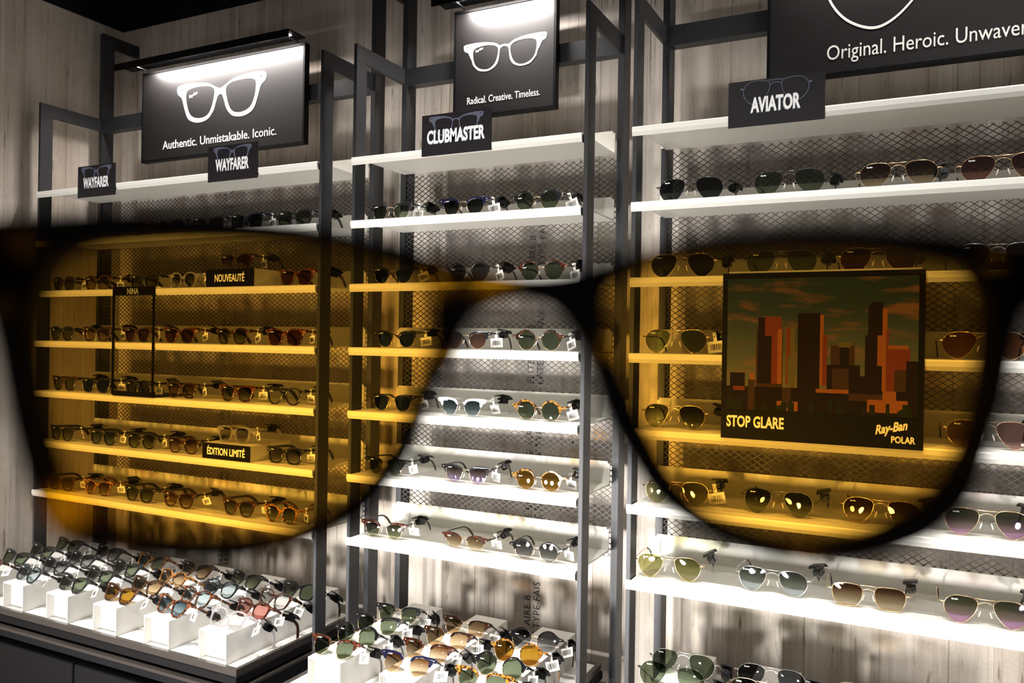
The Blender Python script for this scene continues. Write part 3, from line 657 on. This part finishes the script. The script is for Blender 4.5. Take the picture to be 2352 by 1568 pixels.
def poster(x0, x1, z0, z1, words, kind, gw, gc, tc_, tsize, txs, label, hx0, lamp, logo=True, y=-.03, dep=.022):
    t = thing('lit_poster', label, 'poster', ((x0+x1)/2, y, z0)); cx = (x0+x1)/2
    bm = bmesh.new(); fw = .007; W_ = (x1-x0)/2; H_ = z1-z0
    for a in ((-W_, W_, 0, dep, 0, fw), (-W_, W_, 0, dep, H_-fw, H_), (-W_, -W_+fw, 0, dep, fw, H_-fw), (W_-fw, W_, 0, dep, fw, H_-fw)): bx(bm, *a)
    link('frame', mesh_from(bm, 'frame'), M['signframe'], t)
    box('panel', -W_+fw, W_-fw, .003, dep-.002, fw, H_-fw, M['poster'], t)
    g = link('printed_glasses', glasses_print(kind, gw), M['letter'], t); g.location = (gc[0]-cx, .0026, gc[1]-z0)
    o = link('caption', text_fit(words, txs, tsize, .0, .0005, 'LEFT'), M['letter'], t); o.location = (tc_[0]-cx, .0026, tc_[1]-z0)
    if logo:
        lo = link('printed_logo', text_mesh('Ray-Ban', gw*.034, .0, .9, .0005, 'CENTER', .3), M['letter'], t); lo.location = (gc[0]-cx-gw*.31, .0026, gc[1]-z0+gw*.06); lo.rotation_euler = (0, -.3, 0)
    # hood with strip lamp
    hx = hx0-cx; hz = H_+.004
    bm = bmesh.new(); bx(bm, hx, W_, -.075, .002, hz+.008, hz+.012); bx(bm, hx, W_, -.075, -.072, hz-.011, hz+.008); link('lamp_hood', mesh_from(bm, 'lamp_hood'), M['signframe'], t)
    bm = bmesh.new()
    for ex in (-W_+.03, W_-.03): bx(bm, ex, ex+.006, -.06, .001, hz-.001, hz+.002)
    link('lamp_arm', mesh_from(bm, 'lamp_arm'), M['steel'], t)
    st = box('lamp_strip', -W_+.02, W_-.02, -.055, -.038, hz+.0055, hz+.0075, M['led'], t)
    l = bpy.data.lights.new('strip_lamp', 'AREA'); l.shape = 'RECTANGLE'; l.size = x1-x0-.06; l.size_y = .012; l.energy = lamp; l.color = (1, .93, .88); l.spread = math.radians(150)
    lo = bpy.data.objects.new('strip_lamp', l); C.objects.link(lo); lo.parent = t; lo.location = (0, -.044, hz+.004); lo.rotation_euler = (math.radians(18), 0, 0)
    return t
a = hit(403, 240, 1, -.03); b = hit(605, 240, 1, -.03); gc = hit(504, 226, 1, -.03); tt = hit(372, 343, 1, -.03); te = hit(633, 304, 1, -.03)
poster(-.703, .028, .585, .898, 'Authentic. Unmistakable. Iconic.', 'W', b.x-a.x, (gc.x, gc.z), (tt.x, tt.z), .0285, te.x-tt.x, 'wide black poster with white trapezoid glasses outline above the left bay', -.755, 9)
a = hit(1064, 120, 1, -.03); b = hit(1251, 120, 1, -.03); gc = hit(1157, 119, 1, -.03); tt = hit(1072, 240, 1, -.03); te = hit(1239, 220, 1, -.03)
poster(.565, .877, .598, .900, 'Radical. Creative. Timeless.', 'C', b.x-a.x, (gc.x, gc.z), (tt.x, tt.z), .0195, te.x-tt.x, 'nearly square black poster with white browline glasses outline above the middle bay', .535, 5.5)
tt = hit(1899, 138, 1, -.03); te = hit(2179, 108, 1, -.03)
poster(1.414, 2.50, .590, .985, 'Original. Heroic. Unwavering.', 'A', .62, (hit(2030, 60, 1, -.03).x+.150, hit(2030, 60, 1, -.03).z+.106), (tt.x, tt.z), .033, (te.x-tt.x)*1.79, 'large black poster with white teardrop glasses outline above the right bay', 1.38, 8, logo=False)

def placard(q, y, kind, word, sz, label, grp, gw, ta, tb):
    tw = hit(tb, 300, 1, y).x-hit(ta, 300, 1, y).x
    (x0, _, z0), (x1, _, z1) = hit(*q[3], 1, y), hit(*q[1], 1, y)
    t = thing('shelf_placard', label, 'sign', ((x0+x1)/2, y, z0), grp); W_ = (x1-x0)/2; H_ = z1-z0
    box('card', -W_, W_, 0, .003, 0, H_, M['sign'], t, .0003)
    g = link('printed_glasses', glasses_print(kind, gw, .0004), M['outline'], t); g.location = (0, -.0003, H_*.72)
    a_ = link('caption_shadow', text_fit(word, tw, sz, .03, .0004), M['letter_grey'], t); a_.location = (-.0012, -.0005, H_*.30-.0012)
    a_ = link('caption', text_fit(word, tw, sz, .03, .0006), M['letter'], t); a_.location = (0, -.0009, H_*.30)
Y = -D-.0045; GP = 'dark placards on the top shelf edges'
placard([(178, 385), (265, 373), (265, 445), (178, 455)], Y, 'W', 'WAYFARER', 0.032, 'small dark placard with trapezoid glasses outline, at the left end of the top shelf', GP, .145, 192, 250)
placard([(476, 340), (592, 324), (591, 410), (477, 419)], Y, 'W', 'WAYFARER', 0.033, 'small dark placard with trapezoid glasses outline, below the wide poster', GP, .150, 494, 570)
placard([(968.5, 267.4), (1129, 245.8), (1127.5, 341.5), (968, 360)], Y, 'C', 'CLUBMASTER', 0.032, 'dark placard with browline glasses outline on the middle bay top shelf', GP, .155, 981, 1113)
placard([(1671, 186), (1896, 163), (1895, 277), (1672, 295)], Y, 'A', 'AVIATOR', 0.03, 'dark placard with teardrop glasses outline on the right bay top shelf', GP, .150, 1725, 1839)

# city picture on the right bay
def city_poster():
    y = -.2405; x0, z0, x1, z1 = 1.366, -.216, 1.750, .132
    t = thing('city_poster', 'black framed poster of a sunset city skyline across shelves of the right bay', 'poster', ((x0+x1)/2, y, z0))
    W_ = (x1-x0)/2; H_ = z1-z0
    box('board', -W_, W_, 0, .004, 0, H_, M['signframe'], t, .0004)
    # picture area, px coords of a 1060 x 780 print
    m, nt, out = newmat('printed_sky'); tc = nt.nodes.new('ShaderNodeTexCoord'); sp = nt.nodes.new('ShaderNodeSeparateXYZ'); nt.links.new(tc.outputs['Object'], sp.inputs[0])
    mr = nt.nodes.new('ShaderNodeMapRange'); mr.inputs[1].default_value = .10; mr.inputs[2].default_value = .34; nt.links.new(sp.outputs[2], mr.inputs[0])
    base = ramp(nt, mr.outputs[0], [(0, (.11, .11, .09, 1)), (.35, (.06, .075, .085, 1)), (.7, (.022, .036, .05, 1)), (1, (.014, .028, .036, 1))])
    mp = nt.nodes.new('ShaderNodeMapping'); mp.inputs['Scale'].default_value = (9, 1, 46); n = nt.nodes.new('ShaderNodeTexNoise'); n.inputs['Scale'].default_value = 1; n.inputs['Detail'].default_value = 4
    nt.links.new(tc.outputs['Object'], mp.inputs[0]); nt.links.new(mp.outputs[0], n.inputs['Vector'])
    cl = ramp(nt, n.outputs['Fac'], [(.52, (0, 0, 0, 1)), (.68, (.6, .6, .6, 1))])
    col = mixc(nt, 'MIX', cl, base, (.20, .085, .06, 1))
    b = nt.nodes.new('ShaderNodeBsdfPrincipled'); nt.links.new(col, b.inputs['Base Color']); b.inputs['Roughness'].default_value = .6; b.inputs['Specular IOR Level'].default_value = .05; nt.links.new(b.outputs[0], out.inputs[0])
    cols = [m, pbr('print_dark', (.012, .008, .012), .6, spec=.05), pbr('print_mid', (.04, .022, .02), .6, spec=.05), pbr('print_orange', (.22, .075, .03), .6, spec=.05), pbr('print_red', (.13, .03, .02), .6, spec=.05), pbr('print_pale', (.09, .08, .055), .6, spec=.05), pbr('print_tree', (.012, .016, .01), .6, spec=.05)]
    me = bpy.data.meshes.new('picture'); bm = bmesh.new()
    X = lambda u: -W_+.011+(u/1060)*(2*W_-.022); Zf = lambda v: H_-.012-(v/780)*(H_-.012-.062)
    bx(bm, X(0), X(1060), -.0006, -.0001, Zf(780), Zf(0), 0)
    k = 0
    def R_(u0, v0, u1, v1, c):
        nonlocal k; k += 1; bx(bm, X(u0), X(u1), -.0007-.00001*k, -.0006, Zf(v1), Zf(v0), c)
    for r in ((20, 560, 110, 700, 1), (140, 560, 165, 600, 3), (175, 300, 330, 780, 2), (185, 230, 225, 620, 1), (225, 225, 320, 340, 4), (225, 340, 265, 620, 1), (265, 340, 300, 620, 4), (300, 300, 325, 620, 3),
              (345, 290, 400, 620, 5), (350, 290, 372, 620, 4), (360, 450, 400, 640, 5), (415, 205, 540, 700, 1), (540, 215, 560, 620, 3), (555, 330, 580, 620, 4), (600, 390, 730, 560, 2), (640, 370, 710, 400, 5), (650, 400, 700, 520, 1),
              (580, 500, 760, 700, 1), (610, 520, 700, 640, 2), (800, 160, 880, 640, 1), (815, 145, 875, 170, 1), (875, 180, 900, 640, 3), (785, 330, 870, 640, 1), (895, 300, 910, 640, 4), (850, 330, 895, 500, 3),
              (900, 400, 1020, 700, 4), (905, 385, 1010, 405, 3), (940, 520, 1000, 700, 2), (1000, 470, 1060, 700, 1), (760, 560, 860, 700, 1), (0, 640, 1060, 780, 1), (520, 640, 700, 662, 3), (700, 660, 900, 700, 2),
              (880, 640, 950, 730, 3), (800, 690, 1010, 760, 3), (300, 720, 420, 775, 3), (40, 640, 110, 665, 4), (130, 600, 170, 780, 2), (330, 640, 380, 760, 2)): R_(*r)
    rnd = random.Random(5)
    for _ in range(26):
        u = rnd.uniform(0, 1030); v = rnd.uniform(700, 750); w_ = rnd.uniform(14, 40)
        R_(u, v, u+w_, 780, 6)
    bm.to_mesh(me); bm.free()
    for c in cols: me.materials.append(c)
    o = bpy.data.objects.new('picture', me); C.objects.link(o); o.parent = t
    o = link('caption', text_fit('STOP GLARE', .116, .0225, .03, .0006, 'LEFT'), M['letter'], t); o.location = (-W_+.012, -.0006, .026)
    o = link('brand_script', text_fit('Ray-Ban', .060, .017, .03, .0006, 'CENTER', .5), M['letter'], t); o.location = (W_-.055, -.0006, .033); o.rotation_euler = (0, -.22, 0)
    o = link('brand_word', text_fit('POLAR', .042, .0125, .03, .0006), M['letter'], t); o.location = (W_-.035, -.0006, .012)
    box('support_plate', -W_+.01, W_-.006, .010, .09, H_+.0005, H_+.004, M['riser'], t).location = (0, 0, 0)
    return t
city_poster()

# ------------------------------------------------------------------ the pair of sunglasses held up close
DG = .115
def loc2(px, py): return ((px-1176)/FPX*DG, -(py-784)/FPX*DG)
outer = [(-75, 560), (0, 506), (100, 499), (250, 490), (400, 491), (550, 499), (700, 513), (850, 545), (941, 566), (1067, 610), (1180, 628), (1260, 629), (1334, 617), (1410, 591), (1500, 566), (1600, 546), (1750, 529), (1900, 525), (2092, 535), (2246, 551), (2352, 566), (2440, 590),
 (2450, 660), (2400, 700), (2345, 715), (2323, 763), (2307, 844), (2290, 925), (2262, 1010), (2234, 1101), (2201, 1162), (2149, 1210), (2088, 1247), (1987, 1279), (1886, 1289), (1764, 1279), (1663, 1250), (1570, 1202), (1496, 1141), (1444, 1062), (1395, 980), (1359, 877), (1339, 826), (1318, 783), (1298, 750), (1270, 716), (1225, 697),
 (1175, 697), (1117, 714), (1078, 750), (1063, 788), (1043, 839), (1007, 898), (960, 1029), (911, 1104), (846, 1180), (741, 1238), (650, 1265), (542, 1283), (434, 1281), (325, 1272), (217, 1250), (155, 1226), (115, 1180), (90, 1120), (66, 1055), (44, 970), (22, 860), (4, 770), (-20, 700), (-80, 650)]
lensA = [(110, 650), (145, 598), (220, 570), (330, 558), (480, 557), (620, 562), (740, 575), (850, 598), (940, 634), (985, 670), (995, 740), (985, 810), (955, 900), (912, 990), (862, 1070), (800, 1135), (710, 1188), (600, 1222), (480, 1236), (350, 1228), (250, 1200), (180, 1150), (135, 1080), (105, 990), (85, 880), (80, 760)]
lensB = [(1390, 720), (1400, 665), (1450, 634), (1530, 606), (1640, 586), (1780, 576), (1920, 577), (2050, 590), (2160, 612), (2225, 630), (2255, 700), (2258, 780), (2246, 880), (2228, 970), (2200, 1050), (2150, 1125), (2070, 1185), (1970, 1225), (1860, 1240), (1760, 1228), (1670, 1195), (1590, 1140), (1530, 1060), (1480, 970), (1440, 880), (1408, 800)]
t = thing('sunglasses', 'tortoiseshell sunglasses with amber lenses held up close before everything else', 'sunglasses', CAM+FW*DG)
t.matrix_world = Matrix(((RT.x, FW.x, UP.x, 0), (RT.y, FW.y, UP.y, 0), (RT.z, FW.z, UP.z, 0), (0, 0, 0, 1)))
t.matrix_world = Matrix.Translation(CAM+FW*DG) @ t.matrix_world
def conv(l, n=3): return smooth_loop([loc2(*p) for p in l], n)
def held_acetate():
    m, nt, out = newmat('acetate_held'); tc = nt.nodes.new('ShaderNodeTexCoord'); tot = None
    n = nt.nodes.new('ShaderNodeTexNoise'); n.inputs['Scale'].default_value = 260; n.inputs['Detail'].default_value = 2; nt.links.new(tc.outputs['Object'], n.inputs['Vector'])
    for px, py, r, a in ((160, 1165, 78, 1.0), (60, 560, 60, .35), (1010, 640, 60, .45), (1130, 655, 70, .4), (1030, 830, 40, .7), (1385, 800, 42, .7), (1490, 570, 60, .3), (300, 1250, 60, .25), (760, 1215, 60, .2), (2280, 575, 60, .35), (1850, 1265, 70, .3), (2230, 1080, 40, .2), (20, 700, 50, .25), (640, 1250, 60, .3)):
        x, z = loc2(px, py); d = nt.nodes.new('ShaderNodeVectorMath'); d.operation = 'DISTANCE'; d.inputs[1].default_value = (x, 0, z)
        nt.links.new(tc.outputs['Object'], d.inputs[0]); mr = nt.nodes.new('ShaderNodeMapRange'); mr.interpolation_type = 'SMOOTHSTEP'
        R0 = r/FPX*DG; mr.inputs[1].default_value = R0*.55; mr.inputs[2].default_value = R0*1.25; mr.inputs[3].default_value = a; mr.inputs[4].default_value = 0
        nt.links.new(math_n(nt, 'ADD', d.outputs['Value'], math_n(nt, 'MULTIPLY', math_n(nt, 'SUBTRACT', n.outputs['Fac'], .5), R0*.6)), mr.inputs[0])
        tot = mr.outputs[0] if tot is None else math_n(nt, 'MAXIMUM', tot, mr.outputs[0])
    b = nt.nodes.new('ShaderNodeBsdfPrincipled'); b.inputs['Base Color'].default_value = (.003, .0015, .001, 1); b.inputs['Roughness'].default_value = .4; b.inputs['Specular IOR Level'].default_value = .08
    t0 = nt.nodes.new('ShaderNodeBsdfTransparent'); t0.inputs[0].default_value = (1, .70, .12, 1)
    t1 = nt.nodes.new('ShaderNodeBsdfTranslucent'); t1.inputs[0].default_value = (.95, .42, .02, 1)
    t_ = nt.nodes.new('ShaderNodeMixShader'); t_.inputs[0].default_value = .2; nt.links.new(t0.outputs[0], t_.inputs[1]); nt.links.new(t1.outputs[0], t_.inputs[2])
    mx = nt.nodes.new('ShaderNodeMixShader'); nt.links.new(tot, mx.inputs[0]); nt.links.new(b.outputs[0], mx.inputs[1]); nt.links.new(t_.outputs[0], mx.inputs[2]); nt.links.new(mx.outputs[0], out.inputs[0]); return m
HF = held_acetate()
def ring_solid(out_l, holes, thick):
    from mathutils.geometry import delaunay_2d_cdt
    loops = [out_l]+holes; vs_ = []; ed_ = []
    for l in loops:
        b0 = len(vs_); vs_ += [Vector(p) for p in l]; ed_ += [(b0+i, b0+(i+1) % len(l)) for i in range(len(l))]
    r = delaunay_2d_cdt(vs_, ed_, [], 0, 1e-7)
    def inside(p, l):
        c = False
        for i in range(len(l)):
            a, b = l[i], l[i-1]
            if (a[1] > p[1]) != (b[1] > p[1]) and p[0] < (b[0]-a[0])*(p[1]-a[1])/(b[1]-a[1])+a[0]: c = not c
        return c
    bm = bmesh.new(); F_ = [bm.verts.new((v.x, -thick/2, v.y)) for v in r[0]]; B_ = [bm.verts.new((v.x, thick/2, v.y)) for v in r[0]]
    cnt = {}
    for f in r[2]:
        c = sum((r[0][i] for i in f), Vector((0, 0)))/len(f)
        if inside(c, out_l) and not any(inside(c, h_) for h_ in holes):
            bm.faces.new([F_[i] for i in f]); bm.faces.new([B_[i] for i in reversed(f)])
            for i in range(len(f)):
                e = (f[i], f[(i+1) % len(f)]); k = tuple(sorted(e)); cnt[k] = None if k in cnt else e
    for e in cnt.values():
        if e: bm.faces.new((F_[e[1]], F_[e[0]], B_[e[0]], B_[e[1]]))
    return mesh_from(bm, 'frame_front')
me = ring_solid(conv(outer, 3), [conv(lensA), conv(lensB)], .004); link('frame_front', me, HF, t)
HL = lens_material('lens_held_amber', (.42, .235, .036), (.56, .30, .038), (1, 1, 1, 1), .0, -.010, .012, .02, .12)
for lp in (lensA, lensB): link('lens', disc_lens(conv([(x+(1 if x > 0 else 0), y_) for x, y_ in lp]),   .0018, 0, -.0002, dome=0), HL, t)
for s, (hx, hz) in ((-1, loc2(-50, 610)), (1, loc2(2420, 640))):
    bm = bmesh.new(); sweep(bm, smooth_path([(hx, -.003, hz), (hx+s*.004, -.03, hz), (hx+s*.006, -.08, hz), (hx+s*.004, -.105, hz-.006), (hx, -.14, hz-.034)], 5), (.0021, .006), 10, power=.6)
    link('temple', bm_to(bm, 'temple'), HF, t)
